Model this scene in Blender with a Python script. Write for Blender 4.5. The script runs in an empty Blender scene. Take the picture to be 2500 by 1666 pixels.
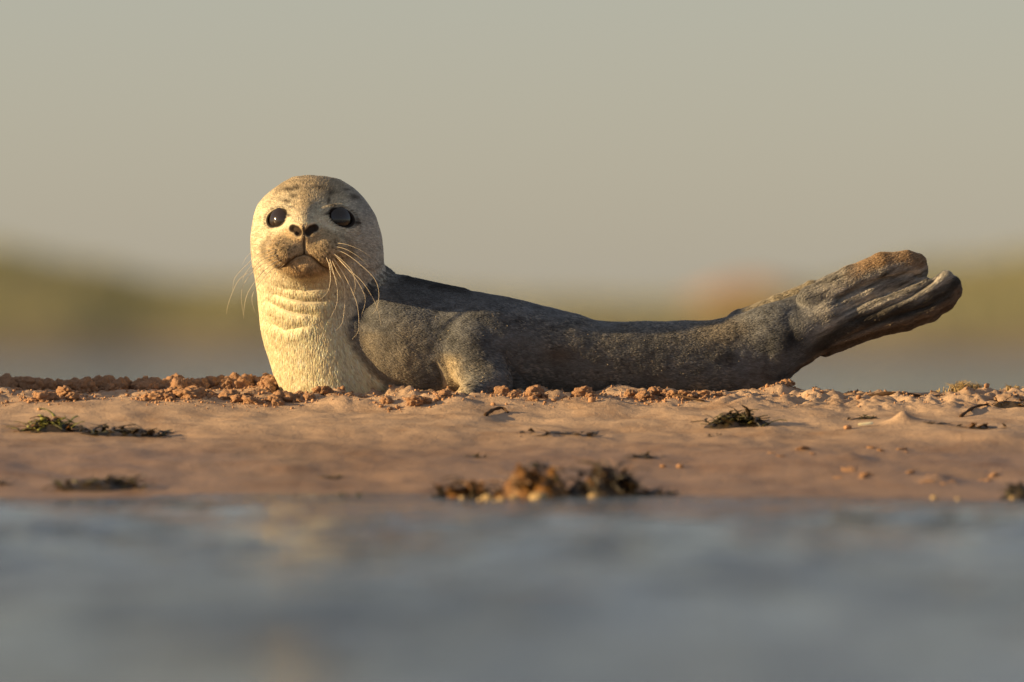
import bpy, bmesh, math, random
import numpy as np
from mathutils import Vector, Matrix

random.seed(7)
RNG = np.random.default_rng(11)
scene = bpy.context.scene
COL = scene.collection
R = math.radians

# ------------------------------------------------------------------ camera, sky, sun, exposure
S = 0.0006            # metres per photograph pixel at the seal
D = 12.0              # camera to seal
ZC = 0.2036           # lens height above the water
cam_d = bpy.data.cameras.new('camera')
cam = bpy.data.objects.new('camera', cam_d)
COL.objects.link(cam)
cam.location = (0, -D, ZC)
cam.rotation_euler = (R(90), 0, 0)
cam_d.sensor_width = 36.0
cam_d.lens = 36.0 * D / (2500 * S)
cam_d.clip_start = 0.1
cam_d.clip_end = 20000
cam_d.dof.use_dof = True
cam_d.dof.focus_distance = D - 0.10
cam_d.dof.aperture_fstop = (cam_d.lens / 1000.0) / 0.088
scene.camera = cam

SUN_EL, SUN_AZ = 13.0, -101.0      # azimuth from +Y (view direction), clockwise
world = bpy.data.worlds.new('World')
scene.world = world
world.use_nodes = True
wn, wl = world.node_tree.nodes, world.node_tree.links
bg = wn['Background']
sky = wn.new('ShaderNodeTexSky')
sky.sky_type = 'NISHITA'
sky.sun_disc = False
sky.sun_elevation = R(SUN_EL)
sky.sun_rotation = R(SUN_AZ)
sky.air_density = 1.0
sky.dust_density = 0.6
sky.ozone_density = 1.0
tint = wn.new('ShaderNodeMix'); tint.data_type = 'RGBA'; tint.blend_type = 'MULTIPLY'
tint.inputs['Factor'].default_value = 1.0
tint.inputs['B'].default_value = (1.02, 1.0, 1.17, 1)
wl.new(sky.outputs['Color'], tint.inputs['A'])
veil = wn.new('ShaderNodeMix'); veil.data_type = 'RGBA'      # even high haze over the whole sky
veil.inputs['Factor'].default_value = 0.42
veil.inputs['B'].default_value = (4.75, 4.62, 4.20, 1)
wl.new(tint.outputs['Result'], veil.inputs['A'])
wl.new(veil.outputs['Result'], bg.inputs['Color'])
bg.inputs['Strength'].default_value = 0.055

sun_d = bpy.data.lights.new('sun', 'SUN')
sun_d.energy = 5.0
sun_d.angle = R(0.6)
sun_d.color = (1.0, 0.71, 0.345)
sun = bpy.data.objects.new('sun', sun_d)
COL.objects.link(sun)
sd = Vector((math.sin(R(SUN_AZ)) * math.cos(R(SUN_EL)), math.cos(R(SUN_AZ)) * math.cos(R(SUN_EL)), math.sin(R(SUN_EL))))
sun.rotation_euler = sd.to_track_quat('Z', 'Y').to_euler()
sun.location = sd * 30

vs = scene.view_settings
vs.view_transform = 'Standard'
vs.look = 'None'
vs.exposure = 0.90
vs.gamma = 1.0
scene.cycles.use_denoising = True
scene.cycles.max_bounces = 6
scene.cycles.transparent_max_bounces = 4
scene.cycles_curves.shape = 'RIBBONS'

# ------------------------------------------------------------------ helpers
def pchip(xk, yk):
    xk = np.asarray(xk, float); yk = np.asarray(yk, float)
    h = np.diff(xk); d = np.diff(yk) / h
    m = np.zeros_like(yk)
    for i in range(1, len(xk) - 1):
        if d[i-1] * d[i] > 0:
            w1 = 2*h[i] + h[i-1]; w2 = h[i] + 2*h[i-1]
            m[i] = (w1 + w2) / (w1 / d[i-1] + w2 / d[i])
    m[0] = d[0]; m[-1] = d[-1]
    def f(x):
        x = np.clip(x, xk[0], xk[-1])
        i = np.clip(np.searchsorted(xk, x, side='right') - 1, 0, len(xk) - 2)
        t = (x - xk[i]) / h[i]
        t2 = t*t; t3 = t2*t
        return ((2*t3 - 3*t2 + 1)*yk[i] + (t3 - 2*t2 + t)*h[i]*m[i] + (-2*t3 + 3*t2)*yk[i+1] + (t3 - t2)*h[i]*m[i+1])
    return f

_perm = np.random.default_rng(3).permutation(256).astype(np.int64)
_perm = np.concatenate([_perm, _perm, _perm])
_grad = np.random.default_rng(5).normal(size=(256, 3)); _grad /= np.linalg.norm(_grad, axis=1)[:, None]
def noise(x, y, z=0.0):
    x, y, z = np.broadcast_arrays(np.asarray(x, float), np.asarray(y, float), np.asarray(z, float))
    xi = np.floor(x).astype(np.int64); yi = np.floor(y).astype(np.int64); zi = np.floor(z).astype(np.int64)
    fx, fy, fz = x - xi, y - yi, z - zi
    u, v, w = [t*t*t*(t*(t*6 - 15) + 10) for t in (fx, fy, fz)]
    out = 0
    for dx in (0, 1):
        for dy in (0, 1):
            for dz in (0, 1):
                hsh = _perm[_perm[_perm[(xi + dx) & 255] + ((yi + dy) & 255)] + ((zi + dz) & 255)]
                g = _grad[hsh]
                val = g[..., 0]*(fx - dx) + g[..., 1]*(fy - dy) + g[..., 2]*(fz - dz)
                out = out + val * (u if dx else 1-u) * (v if dy else 1-v) * (w if dz else 1-w)
    return out * 1.5
def fbm(x, y, z=0.0, o=4):
    s, a = 0, 1.0
    for i in range(o):
        s = s + a * noise(x * 2**i + 17.3*i, y * 2**i - 9.1*i, np.asarray(z) * 2**i + 3.7*i); a *= 0.5
    return s
def sstep(a, b, x):
    t = np.clip((x - a) / (b - a), 0, 1); return t*t*(3 - 2*t)
def gauss(x, s): return np.exp(-(x / s)**2)

def mesh_np(name, verts, faces, smooth=True):
    """faces: (n,3) or (n,4) int array, or a list of such arrays"""
    if not isinstance(faces, list): faces = [faces]
    me = bpy.data.meshes.new(name)
    verts = np.asarray(verts, np.float32)
    me.vertices.add(len(verts)); me.vertices.foreach_set('co', verts.ravel())
    loops = np.concatenate([f.ravel() for f in faces]).astype(np.int32)
    sizes = np.concatenate([np.full(len(f), f.shape[1]) for f in faces])
    starts = np.concatenate([[0], np.cumsum(sizes)[:-1]]).astype(np.int32)
    me.loops.add(len(loops)); me.loops.foreach_set('vertex_index', loops)
    me.polygons.add(len(sizes)); me.polygons.foreach_set('loop_start', starts)
    me.update(calc_edges=True); me.validate()
    if smooth: me.shade_smooth()
    return me
def link(name, me, mat=None, parent=None, loc=None, **props):
    o = bpy.data.objects.new(name, me)
    COL.objects.link(o)
    if mat is not None and me is not None and not len(me.materials): me.materials.append(mat)
    if parent is not None: o.parent = parent
    if loc is not None: o.location = loc
    for k, v in props.items(): o[k] = v
    return o
def empty(name, loc, **props):
    o = bpy.data.objects.new(name, None); COL.objects.link(o); o.location = loc
    o.empty_display_size = 0.05
    for k, v in props.items(): o[k] = v
    return o
def grid_faces(nx, ny):
    i = np.arange(nx - 1)[:, None] * ny + np.arange(ny - 1)[None, :]
    i = i.ravel()
    return np.stack([i, i + ny, i + ny + 1, i + 1], 1)
def color_attr(me, name, rgb, domain='POINT'):
    a = me.attributes.new(name, 'FLOAT_COLOR', domain)
    c = np.ones((len(rgb), 4), np.float32); c[:, :3] = rgb
    a.data.foreach_set('color', c.ravel())

class Mat:
    def __init__(self, name, base=(.5, .5, .5), rough=.8, spec=.3):
        self.m = bpy.data.materials.new(name); self.m.use_nodes = True
        self.n = self.m.node_tree.nodes; self.l = self.m.node_tree.links
        self.b = self.n['Principled BSDF']
        self.b.inputs['Base Color'].default_value = (*base, 1)
        self.b.inputs['Roughness'].default_value = rough
        self.b.inputs['Specular IOR Level'].default_value = spec
        self.coord = None
    def tex(self, scale, detail=4, rough=.6, kind='noise', coord='Object', stretch=None):
        tc = self.n.new('ShaderNodeTexCoord')
        out = tc.outputs[coord]
        if stretch:
            mp = self.n.new('ShaderNodeMapping'); mp.inputs['Scale'].default_value = stretch
            self.l.new(out, mp.inputs['Vector']); out = mp.outputs['Vector']
        if kind == 'noise':
            t = self.n.new('ShaderNodeTexNoise'); t.inputs['Detail'].default_value = detail; t.inputs['Roughness'].default_value = rough
        else:
            t = self.n.new('ShaderNodeTexVoronoi')
        t.inputs['Scale'].default_value = scale
        self.l.new(out, t.inputs['Vector'])
        return t.outputs['Fac'] if kind == 'noise' else t.outputs['Distance']
    def ramp(self, fac, stops):
        r = self.n.new('ShaderNodeValToRGB'); e = r.color_ramp.elements
        while len(e) < len(stops): e.new(0.5)
        for k, (p, c) in enumerate(stops): e[k].position = p; e[k].color = (*c, 1)
        self.l.new(fac, r.inputs['Fac']); return r.outputs['Color']
    def mix(self, a, b, fac, mode='MIX'):
        x = self.n.new('ShaderNodeMix'); x.data_type = 'RGBA'; x.blend_type = mode
        for key, val in (('Factor', fac), ('A', a), ('B', b)):
            if isinstance(val, (int, float)): x.inputs[key].default_value = val
            elif isinstance(val, tuple): x.inputs[key].default_value = (*val, 1)
            else: self.l.new(val, x.inputs[key])
        return x.outputs['Result']
    def attr(self, name):
        a = self.n.new('ShaderNodeAttribute'); a.attribute_name = name; return a.outputs['Color']
    def color(self, sock): self.l.new(sock, self.b.inputs['Base Color']); return self
    def bump(self, h, strength=.4, dist=.002):
        b = self.n.new('ShaderNodeBump'); b.inputs['Strength'].default_value = strength; b.inputs['Distance'].default_value = dist
        self.l.new(h, b.inputs['Height'])
        prev = self.b.inputs['Normal']
        if prev.is_linked: self.l.new(prev.links[0].from_socket, b.inputs['Normal'])
        self.l.new(b.outputs['Normal'], prev); return self

# ------------------------------------------------------------------ materials
SAND = (.42, .292, .202)
def sand_mat(name, wet=True):
    m = Mat(name, SAND, .9, .2)
    SD = SAND if wet else (.40, .225, .124)
    k = 1 if wet else .92
    base = m.ramp(m.tex(11, 6, .7), [(.30, (.31, .195*k, .122*k)), (.50, SD), (.70, (.53, .365*k, .245*k))])
    grain = m.ramp(m.tex(700, 2, .7), [(.28, (.50, .46, .43)), (.5, (1, 1, 1)), (.74, (1.25, 1.2, 1.15))])
    c = m.mix(base, grain, .8, 'MULTIPLY')
    if wet:
        # damp sand close to the water is darker: driven by height above the water
        g = m.n.new('ShaderNodeNewGeometry'); sx = m.n.new('ShaderNodeSeparateXYZ'); m.l.new(g.outputs['Position'], sx.inputs['Vector'])
        mr = m.n.new('ShaderNodeMapRange'); mr.inputs['From Min'].default_value = .048; mr.inputs['From Max'].default_value = .088
        mr.inputs['To Min'].default_value = 1; mr.inputs['To Max'].default_value = 0
        m.l.new(sx.outputs['Z'], mr.inputs['Value'])
        damp = m.mix(c, (.62, .58, .57), 1.0, 'MULTIPLY')
        c = m.mix(c, damp, mr.outputs['Result'])
        r2 = m.n.new('ShaderNodeMapRange'); r2.inputs['To Min'].default_value = .92; r2.inputs['To Max'].default_value = .5
        m.l.new(mr.outputs['Result'], r2.inputs['Value']); m.l.new(r2.outputs['Result'], m.b.inputs['Roughness'])
    m.color(c)
    m.bump(m.tex(120, 4, .7), .5, .004)
    m.bump(m.tex(620, 2, .7), .55, .0012)
    return m.m
M_SAND = sand_mat('sand')
M_CLUMP = sand_mat('clump_sand', wet=False)

def simple(name, a, b, scale=60, rough=.7, spec=.3, bump=.3, dist=.002):
    m = Mat(name, a, rough, spec)
    t = m.tex(scale, 4, .65)
    m.color(m.ramp(t, [(.32, a), (.68, b)]))
    if bump: m.bump(t, bump, dist)
    return m.m
M_WEED_DARK = simple('weed_dark', (.012, .009, .006), (.05, .030, .012), 90, .45, .5)
M_WEED_AMBER = simple('weed_amber', (.06, .028, .008), (.28, .13, .03), 45, .4, .5)
M_WEED_OLIVE = simple('weed_olive', (.035, .032, .008), (.12, .10, .022), 90, .55, .4)
M_WEED_GREEN = simple('weed_green', (.16, .17, .03), (.33, .32, .09), 60, .6, .3)
M_STRAW = simple('dry_straw', (.22, .15, .07), (.50, .37, .19), 120, .8, .2)
M_TWIG = simple('twig_bark', (.03, .016, .009), (.10, .055, .028), 150, .8, .2)
M_PEBBLE = simple('pebble_stone', (.26, .16, .06), (.50, .36, .17), 30, .5, .4)
M_REDSTONE = simple('red_stone', (.30, .15, .075), (.48, .27, .14), 30, .7, .3)
M_SHELL = simple('shell', (.62, .52, .30), (.85, .78, .55), 80, .3, .5)

wm = Mat('water', (.055, .065, .070), .06, .5)
wm.b.inputs['IOR'].default_value = 1.33
wt = wm.tex(3.0, 3, .6, stretch=(1, .30, 1))
wr = wm.n.new('ShaderNodeMapRange'); wr.inputs['From Min'].default_value = .40; wr.inputs['From Max'].default_value = .60
wr.inputs['To Min'].default_value = .30; wr.inputs['To Max'].default_value = 1.0
wm.l.new(wt, wr.inputs['Value'])
wm.bump(wm.tex(8, 4, .6), .8, .09)
wm.l.new(wr.outputs['Result'], wm.b.inputs['Normal'].links[0].from_node.inputs['Strength'])
M_WATER = wm.m

# ------------------------------------------------------------------ the setting: sand bank
_prof = pchip([-60, -8, -3, -1.6, -1.17, -.8, -.5, -.3, -.12, 0, .15, .35, .8, 1.2, 4, 60],
              [-1.5, -.5, -.12, -.03, 0, .041, .072, .098, .122, .1275, .128, .115, .03, -.05, -.5, -1.5])
def churn(X, Y):
    return gauss(Y + .09 + .02*np.sin(X*3.1), .10) 
def ground(X, Y):
    X = np.asarray(X, float); Y = np.asarray(Y, float)
    Yw = Y + .05 * noise(X * 1.3, 4.2) * sstep(-.25, -.9, Y)
    z = _prof(Yw)
    land = sstep(-.03, .03, z)
    z = z + land * (.007 * noise(X*3.2, Y*4.5, 1.7) + .0035 * noise(X*11, Y*15, 5.1) + .0016*noise(X*30, Y*34, 2.2))
    c = churn(X, Y)
    b = np.abs(noise(X*24, Y*22, 8.8)); b2 = np.abs(noise(X*60, Y*60, 1.1))
    amt = .6 + .5*noise(X*2.3, 3.3)
    hum = np.maximum(noise(X*9, Y*13, 3.9) + .1, 0)
    z = z + c * amt * (.026*(b - .22) + .010*(b2 - .2) + .024*hum + .004*noise(X*105, Y*105, 7.7)) + .004*gauss(Y + .25, .16)*noise(X*16, Y*20, 6.6)
    wide = sstep(.0, -.2, Y)*land
    z = z + wide*(.0045*noise(X*7, Y*6, 9.1) + .0035*np.maximum(noise(X*18, Y*14, 2.7) - .15, 0)*3*np.maximum(noise(X*2, Y*2, 8.2) + .2, 0))
    # heap of sand out of the frame that shades the ridge
    z = z + .20 * gauss(X + 1.05, .135) * gauss(Y + .08, .09) * (1 + .3*noise(X*9, Y*9))
    # conical mound and low swells in the foreground right
    for (mx, my, mh, mr) in MOUNDS: z = z + mh * np.exp(-np.sqrt(((X-mx)/mr)**2 + ((Y-my)/mr)**2 + .05)*1.6)*1.4
    return z
MOUNDS = []
def hit(px, py):
    """where the sight line through a photograph pixel meets the sand"""
    Y = np.linspace(-3, .12, 1561)
    k = (D + Y) / D
    zr = ZC - (py - 833) * S * k
    X = (px - 1250) * S * k
    under = zr <= _prof(Y) + .0
    i = int(np.argmax(under)) if under.any() else len(Y) - 1
    return float(X[i]), float(Y[i])
for (px, py, h, r) in ((2205, 1042, .020, .024), (2075, 1128, .010, .03), (2290, 1175, .012, .03), (1960, 1110, .006, .05),
                       (2420, 1085, .014, .10), (1940, 955, .010, .03), (1290, 950, .012, .03), (470, 985, .008, .09),
                       (1120, 990, .010, .05), (1240, 985, .008, .06)):
    x, y = hit(px, py); MOUNDS.append((x, y, h, r))

def spaced(lo, hi, core_lo, core_hi, step, grow=1.18):
    core = list(np.arange(core_lo, core_hi + 1e-9, step))
    a, s = core[0], step
    left = []
    while a > lo: s *= grow; a -= s; left.append(max(a, lo))
    b, s = core[-1], step
    right = []
    while b < hi: s *= grow; b += s; right.append(min(b, hi))
    return np.array(left[::-1] + core + right)
gx = spaced(-40, 40, -.86, .86, .0032)
gy = spaced(-14, 14, -.42, .16, .0032, 1.035)
GX, GY = np.meshgrid(gx, gy, indexing='ij')
GZ = ground(GX, GY)
me = mesh_np('sand_bank', np.stack([GX.ravel(), GY.ravel(), GZ.ravel()], 1), grid_faces(len(gx), len(gy)))
link('sand_bank', me, M_SAND, kind='structure', label='brown sand bank sloping into the water')

# ------------------------------------------------------------------ water
wx = spaced(-3000, 3000, -1.6, 1.6, .016, 1.12)
wy = spaced(-40, 3000, -9.0, -.9, .018, 1.10)
WX, WY = np.meshgrid(wx, wy, indexing='ij')
fade = gauss(WX, 12) * gauss(WY + 4, 14)
calm = .34 + .66*sstep(-1.3, -4.2, WY)
gust = sstep(-.35, .45, noise(WX*3.4 + .7*WY, WY*.8, 3.3) + .35*noise(WX*7 - 1.1*WY, WY*1.7, 1.4))
swell = noise(WX*1.7 + .5*WY, WY*1.5, 2.0); chop = noise(WX*3.3 - .6*WY, WY*3.2, 6.0)
WZ = fade * calm * (.036*swell + .026*chop*(.5 + .5*gust) + (.4 + .6*gust)*(.009*noise(WX*9 + .8*WY, WY*9, 4.0) + .002*noise(WX*18, WY*16, 4.0)))
me = mesh_np('water', np.stack([WX.ravel(), WY.ravel(), WZ.ravel()], 1), grid_faces(len(wx), len(wy)))
link('water', me, M_WATER, kind='structure', label='rippled grey-blue shallow water')

# ------------------------------------------------------------------ far shore
FS = 112.0 / D * S
_top = pchip([-9000, -4000, -1500, -300, 0, 150, 300, 560, 900, 1250, 1600, 2050, 2250, 2500, 2800, 4200, 9000],
             [690, 640, 600, 600, 628, 652, 696, 706, 716, 742, 748, 716, 672, 640, 610, 640, 690])
fx = np.concatenate([np.linspace(-60, -11, 70, endpoint=False), np.linspace(-11, 11, 320), np.linspace(11.2, 60, 70)])
fy = np.concatenate([np.linspace(97, 113, 40), np.linspace(114, 400, 40)])
FX, FY = np.meshgrid(fx, fy, indexing='ij')
htop = ZC + (833 - _top(FX / FS + 1250)) * FS
rise = sstep(0, 1, (FY - 98.5) / 12.0)
FZ = -.15 + (htop + .15) * (rise**.8) * (1 + .10*noise(FX*.7, FY*.5, 1.0)) + .05*noise(FX*2, FY*2) * rise
FZ = FZ - .002*np.maximum(FY - 118, 0)
me = mesh_np('far_shore', np.stack([FX.ravel(), FY.ravel(), FZ.ravel()], 1), grid_faces(len(fx), len(fy)))
fm = Mat('grass_bank', (.12, .1, .04), .95, .1)
gcol = fm.ramp(fm.tex(.9, 5, .6), [(.3, (.18, .185, .10)), (.5, (.26, .245, .14)), (.7, (.32, .265, .165))])
gg = fm.n.new('ShaderNodeNewGeometry'); gs = fm.n.new('ShaderNodeSeparateXYZ'); fm.l.new(gg.outputs['Position'], gs.inputs['Vector'])
mr = fm.n.new('ShaderNodeMapRange'); mr.inputs['From Min'].default_value = .12; mr.inputs['From Max'].default_value = .5
fm.l.new(gs.outputs['Z'], mr.inputs['Value'])
mud = fm.ramp(fm.tex(.5, 4), [(.35, (.16, .13, .105)), (.65, (.23, .18, .135))])
fm.color(fm.mix(mud, gcol, mr.outputs['Result']))
link('far_shore', me, fm.m, kind='structure', label='distant olive grassy bank across the water')

def far_z(x):
    return float(ZC + (833 - _top(np.array([x / FS + 1250]))[0]) * FS)
# rough grass on the bank
n = 26000
bx = RNG.uniform(-14, 14, n); by = RNG.uniform(101.5, 114, n)
hz = ZC + (833 - _top(bx / FS + 1250)) * FS
rz = sstep(0, 1, (by - 98.5) / 12.0)
bz = -.15 + (hz + .15) * (rz**.8) * (1 + .10*noise(bx*.7, by*.5, 1.0)) + .05*noise(bx*2, by*2)*rz
ok = bz > .3; bx, by, bz = bx[ok], by[ok], bz[ok]; n = len(bx)
ht = RNG.uniform(.07, .22, n) * (1 + .6*noise(bx*.8, by*.8)); wd = RNG.uniform(.012, .03, n); an = RNG.uniform(0, np.pi, n)
lean = RNG.normal(0, .06, (n, 2))
V = np.empty((n, 3, 3)); 
V[:, 0] = np.stack([bx - wd*np.cos(an), by - wd*np.sin(an), bz - .03], 1)
V[:, 1] = np.stack([bx + wd*np.cos(an), by + wd*np.sin(an), bz - .03], 1)
V[:, 2] = np.stack([bx + lean[:, 0], by + lean[:, 1], bz + ht], 1)
me = mesh_np('bank_grass', V.reshape(-1, 3), np.arange(3*n).reshape(n, 3), smooth=False)
link('bank_grass', me, simple('bank_grass', (.19, .195, .10), (.32, .285, .16), 1.2, .9, .1, 0), kind='stuff',
     label='rough olive grass on the distant bank', category='grass')
# orange sand dune standing on the far bank
dx0 = (1900 - 1250) * FS
dr = 430 * FS
th = np.linspace(0, 2*np.pi, 49)[:-1]; rr = np.linspace(0, 1, 16)
P = []
for r_ in rr:
    for t in th:
        x = dx0 + r_*dr*np.cos(t)*1.05; y = 110 + r_*2.6*np.sin(t)
        zt = ZC + (833 - 674) * FS
        P.append((x, y, .25 + (zt - .25)*(np.cos(min(r_, 1)*np.pi)*.5 + .5)**.8 * (1 + .12*float(noise(x*1.3, y*1.3)))))
P = np.array(P); nt = len(th)
F = []
for i in range(len(rr) - 1):
    for j in range(nt): F.append((i*nt + j, (i+1)*nt + j, (i+1)*nt + (j+1) % nt, i*nt + (j+1) % nt))
me = mesh_np('sand_dune', P, np.array(F))
link('sand_dune', me, simple('dune_sand', (.30, .17, .08), (.40, .24, .12), 1.5, .95, .1, .2, .05), kind='structure',
     label='orange sand dune rising from the distant bank')

# ------------------------------------------------------------------ the seal (designed in photograph pixels: u right, v down, w away)
def ell(u, v, w, c, r):
    a, b, d = (u - c[0]), (v - c[1]), (w - c[2])
    k0 = np.sqrt((a/r[0])**2 + (b/r[1])**2 + (d/r[2])**2) + 1e-6
    k1 = np.sqrt((a/r[0]**2)**2 + (b/r[1]**2)**2 + (d/r[2]**2)**2) + 1e-6
    return k0 * (k0 - 1) / k1
def smin(a, b, k):
    h = np.clip(.5 + .5*(b - a)/k, 0, 1); return b + (a - b)*h - k*h*(1 - h)
def smax(a, b, k): return -smin(-a, -b, k)
def cone(u, v, w, a, b, ra, rb, s=1.0):
    bu, bv, bw = b[0]-a[0], b[1]-a[1], (b[2]-a[2])*s
    pu, pv, pw = u-a[0], v-a[1], (w-a[2])*s
    t = np.clip((pu*bu + pv*bv + pw*bw) / (bu*bu + bv*bv + bw*bw), 0, 1)
    return np.sqrt((pu - bu*t)**2 + (pv - bv*t)**2 + (pw - bw*t)**2) - (ra + (rb - ra)*t)

_bu = [870, 940, 1000, 1100, 1245, 1400, 1493, 1604, 1714, 1797, 1880, 1950, 2010]
b_top = pchip(_bu, [690, 668, 682, 704, 729, 767, 788, 786, 785, 770, 745, 722, 705])
b_bot = pchip(_bu, [985, 985, 985, 985, 985, 982, 980, 978, 976, 972, 958, 898, 864])
b_hw = pchip(_bu, [120, 146, 156, 155, 146, 128, 116, 104, 92, 80, 64, 52, 44])
_hv = [433, 437, 445, 456, 475, 505, 536, 588, 640, 690, 740, 770, 831, 874, 913, 948, 985]
h_l = pchip(_hv, [738, 718, 700, 682, 657, 632, 622, 616, 619, 628, 634, 637, 648, 661, 673, 686, 700])
h_r = pchip(_hv, [776, 806, 833, 853, 876, 900, 917, 931, 934, 926, 915, 912, 915, 922, 930, 935, 935])
h_d = pchip(_hv, [18, 40, 66, 84, 104, 124, 136, 144, 140, 126, 118, 118, 122, 126, 128, 128, 126])
h_w = pchip(_hv, [-20, -22, -24, -26, -30, -34, -36, -36, -30, -22, -18, -18, -20, -22, -24, -26, -26])

def f_body(u, v, w):
    t, b, hw = b_top(u), b_bot(u), b_hw(u)
    vc = (t + b)/2; hh = (b - t)/2
    q = (np.abs((v - vc)/hh)**2.2 + np.abs(w/hw)**2.2)**(1/2.2)
    f = (q - 1) * np.minimum(hh, hw) * .95
    du = np.maximum(870 - u, 0) + np.maximum(u - 2010, 0)
    return np.where(du > 0, np.hypot(np.maximum(f, 0), du) + np.minimum(f, 0)*0, f)
def f_head(u, v, w):
    l, r, d, wc = h_l(v), h_r(v), h_d(v), h_w(v)
    uc = (l + r)/2; hw = (r - l)/2
    q = (np.abs((u - uc)/hw)**2.1 + np.abs((w - wc)/d)**2.1)**(1/2.1)
    f = (q - 1) * np.minimum(hw, d) * .95
    dv = np.maximum(433 - v, 0) + np.maximum(v - 985, 0)
    return np.where(dv > 0, np.hypot(np.maximum(f, 0), dv), f)

EYES = []   # filled below: centre (u,v,w), opening semi axes, tilt
def f_face(u, v, w):
    u = u - 6; v = v - 4
    f = ell(u, v, w, (750, 600, -128), (98, 82, 104))
    f = smin(f, cone(u, v, w, (741, 553, -198), (752, 525, -110), 38, 50), 30)     # nose bridge
    f = smin(f, ell(u, v, w, (701, 611, -184), (56, 46, 56)), 14)
    f = smin(f, ell(u, v, w, (789, 609, -182), (60, 47, 56)), 14)
    f = smin(f, ell(u, v, w, (742, 562, -208), (38, 26, 36)), 14)                  # nose
    f = smin(f, ell(u, v, w, (744, 648, -176), (58, 30, 50)), 12)                   # chin
    return f
def f_hind(u, v, w, du, dv, dw):
    u = u - du; v = v - dv; w = w - dw
    s = 1.55
    f = cone(u, v, w, (1900, 838, 0), (2020, 775, 0), 60, 52, 1.35)
    chains = [
        [(1985, 737, 38, 0), (2080, 688, 37, -2), (2155, 656, 37, -3), (2210, 645, 31, -1), (2232, 646, 27, 1)],
        [(2010, 762, 28, -4), (2120, 712, 20, -5), (2218, 682, 12, -2)],
        [(2020, 782, 25, -6), (2140, 735, 19, -8), (2252, 690, 14, -4)],
        [(2020, 804, 28, -7), (2160, 756, 24, -10), (2268, 706, 20, -8), (2305, 679, 17, -6)],
        [(2010, 826, 28, -2), (2130, 786, 24, -3), (2205, 764, 27, -1), (2262, 742, 29, 1), (2298, 717, 28, 3), (2318, 697, 24, 4)]]
    web = cone(u, v, w, (2010, 775, 0), (2215, 715, 0), 52, 42, 4.5)
    f = smin(f, web, 14)
    for ch in chains:
        for a, b in zip(ch[:-1], ch[1:]):
            f = smin(f, cone(u, v, w, (a[0], a[1], a[3]), (b[0], b[1], b[3]), a[2], b[2], s), 7)
    return f
def f_all(u, v, w):
    u, v, w = [np.asarray(t, np.float64) for t in (u, v, w)]
    f = f_body(u, v, w)
    f = smin(f, f_head(u, v, w), 34)
    m = (u > 570) & (u < 930) & (v > 410) & (v < 760) & (w < 40)
    if m.any():
        g = f[m]; f[m] = smin(g, f_face(u[m], v[m], w[m]), 26)
    m = (u > 980) & (u < 1360) & (v > 690)
    if m.any():
        uu, vv, ww = u[m], v[m], w[m]; g = f[m]
        for sg in (-1, 1):
            g = smin(g, ell(uu, vv, ww, (1175, 835, sg*88), (112, 96, 74)), 40)               # shoulder
            fl = cone(uu, vv, ww, (1150, 850, sg*128), (1190, 940, sg*160), 66, 56, 1.25)      # fore flipper
            fl = smin(fl, cone(uu, vv, ww, (1190, 940, sg*160), (1150, 968, sg*205), 52, 34, 1.0), 20)
            g = smin(g, fl, 16)
        f[m] = g
    m = (u > 1690) & (v > 560)
    if m.any():
        uu, vv, ww = u[m], v[m], w[m]; g = f[m]
        g = smin(g, ell(uu, vv, ww, (1895, 820, -30), (85, 70, 46)), 26)                     # hip
        far = f_hind(uu, vv, ww, 6, 15, 42)
        g = smin(g, far, 18)
        near = f_hind(uu, vv, ww, 0, 0, -34)
        g = smin(g, near, 9)
        for a_, b_, ra_, rb_ in (((1770, 812, 30), (1800, 800, 36), 30, 34), ((1800, 800, 36), (1900, 762, 38), 34, 32), ((1900, 762, 38), (1985, 723, 36), 32, 29), ((1985, 723, 36), (2057, 688, 34), 29, 27)):
            g = smin(g, cone(uu, vv, ww, a_, b_, ra_, rb_), 6)
        f[m] = g
    for e in EYES:
        m = (np.abs(u - e['c'][0]) < 90) & (np.abs(v - e['c'][1]) < 90) & (w < 0)
        if m.any():
            a, b, d = u[m]-e['c'][0], v[m]-e['c'][1], w[m]-e['c'][2]
            q = e['fr'] @ np.stack([a, b, d])
            # swollen lids round the opening, then the opening itself
            lid = ell(q[0], q[1], q[2], (0, 0, 6), (e['a'] + 8, e['b'] + 7, 8))
            g = smin(f[m], lid, 20)
            cut = ell(q[0], q[1], q[2], (0, 0, -6), (e['a'], e['b'], 30))
            f[m] = smax(g, -cut, 3)
    return f

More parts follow.
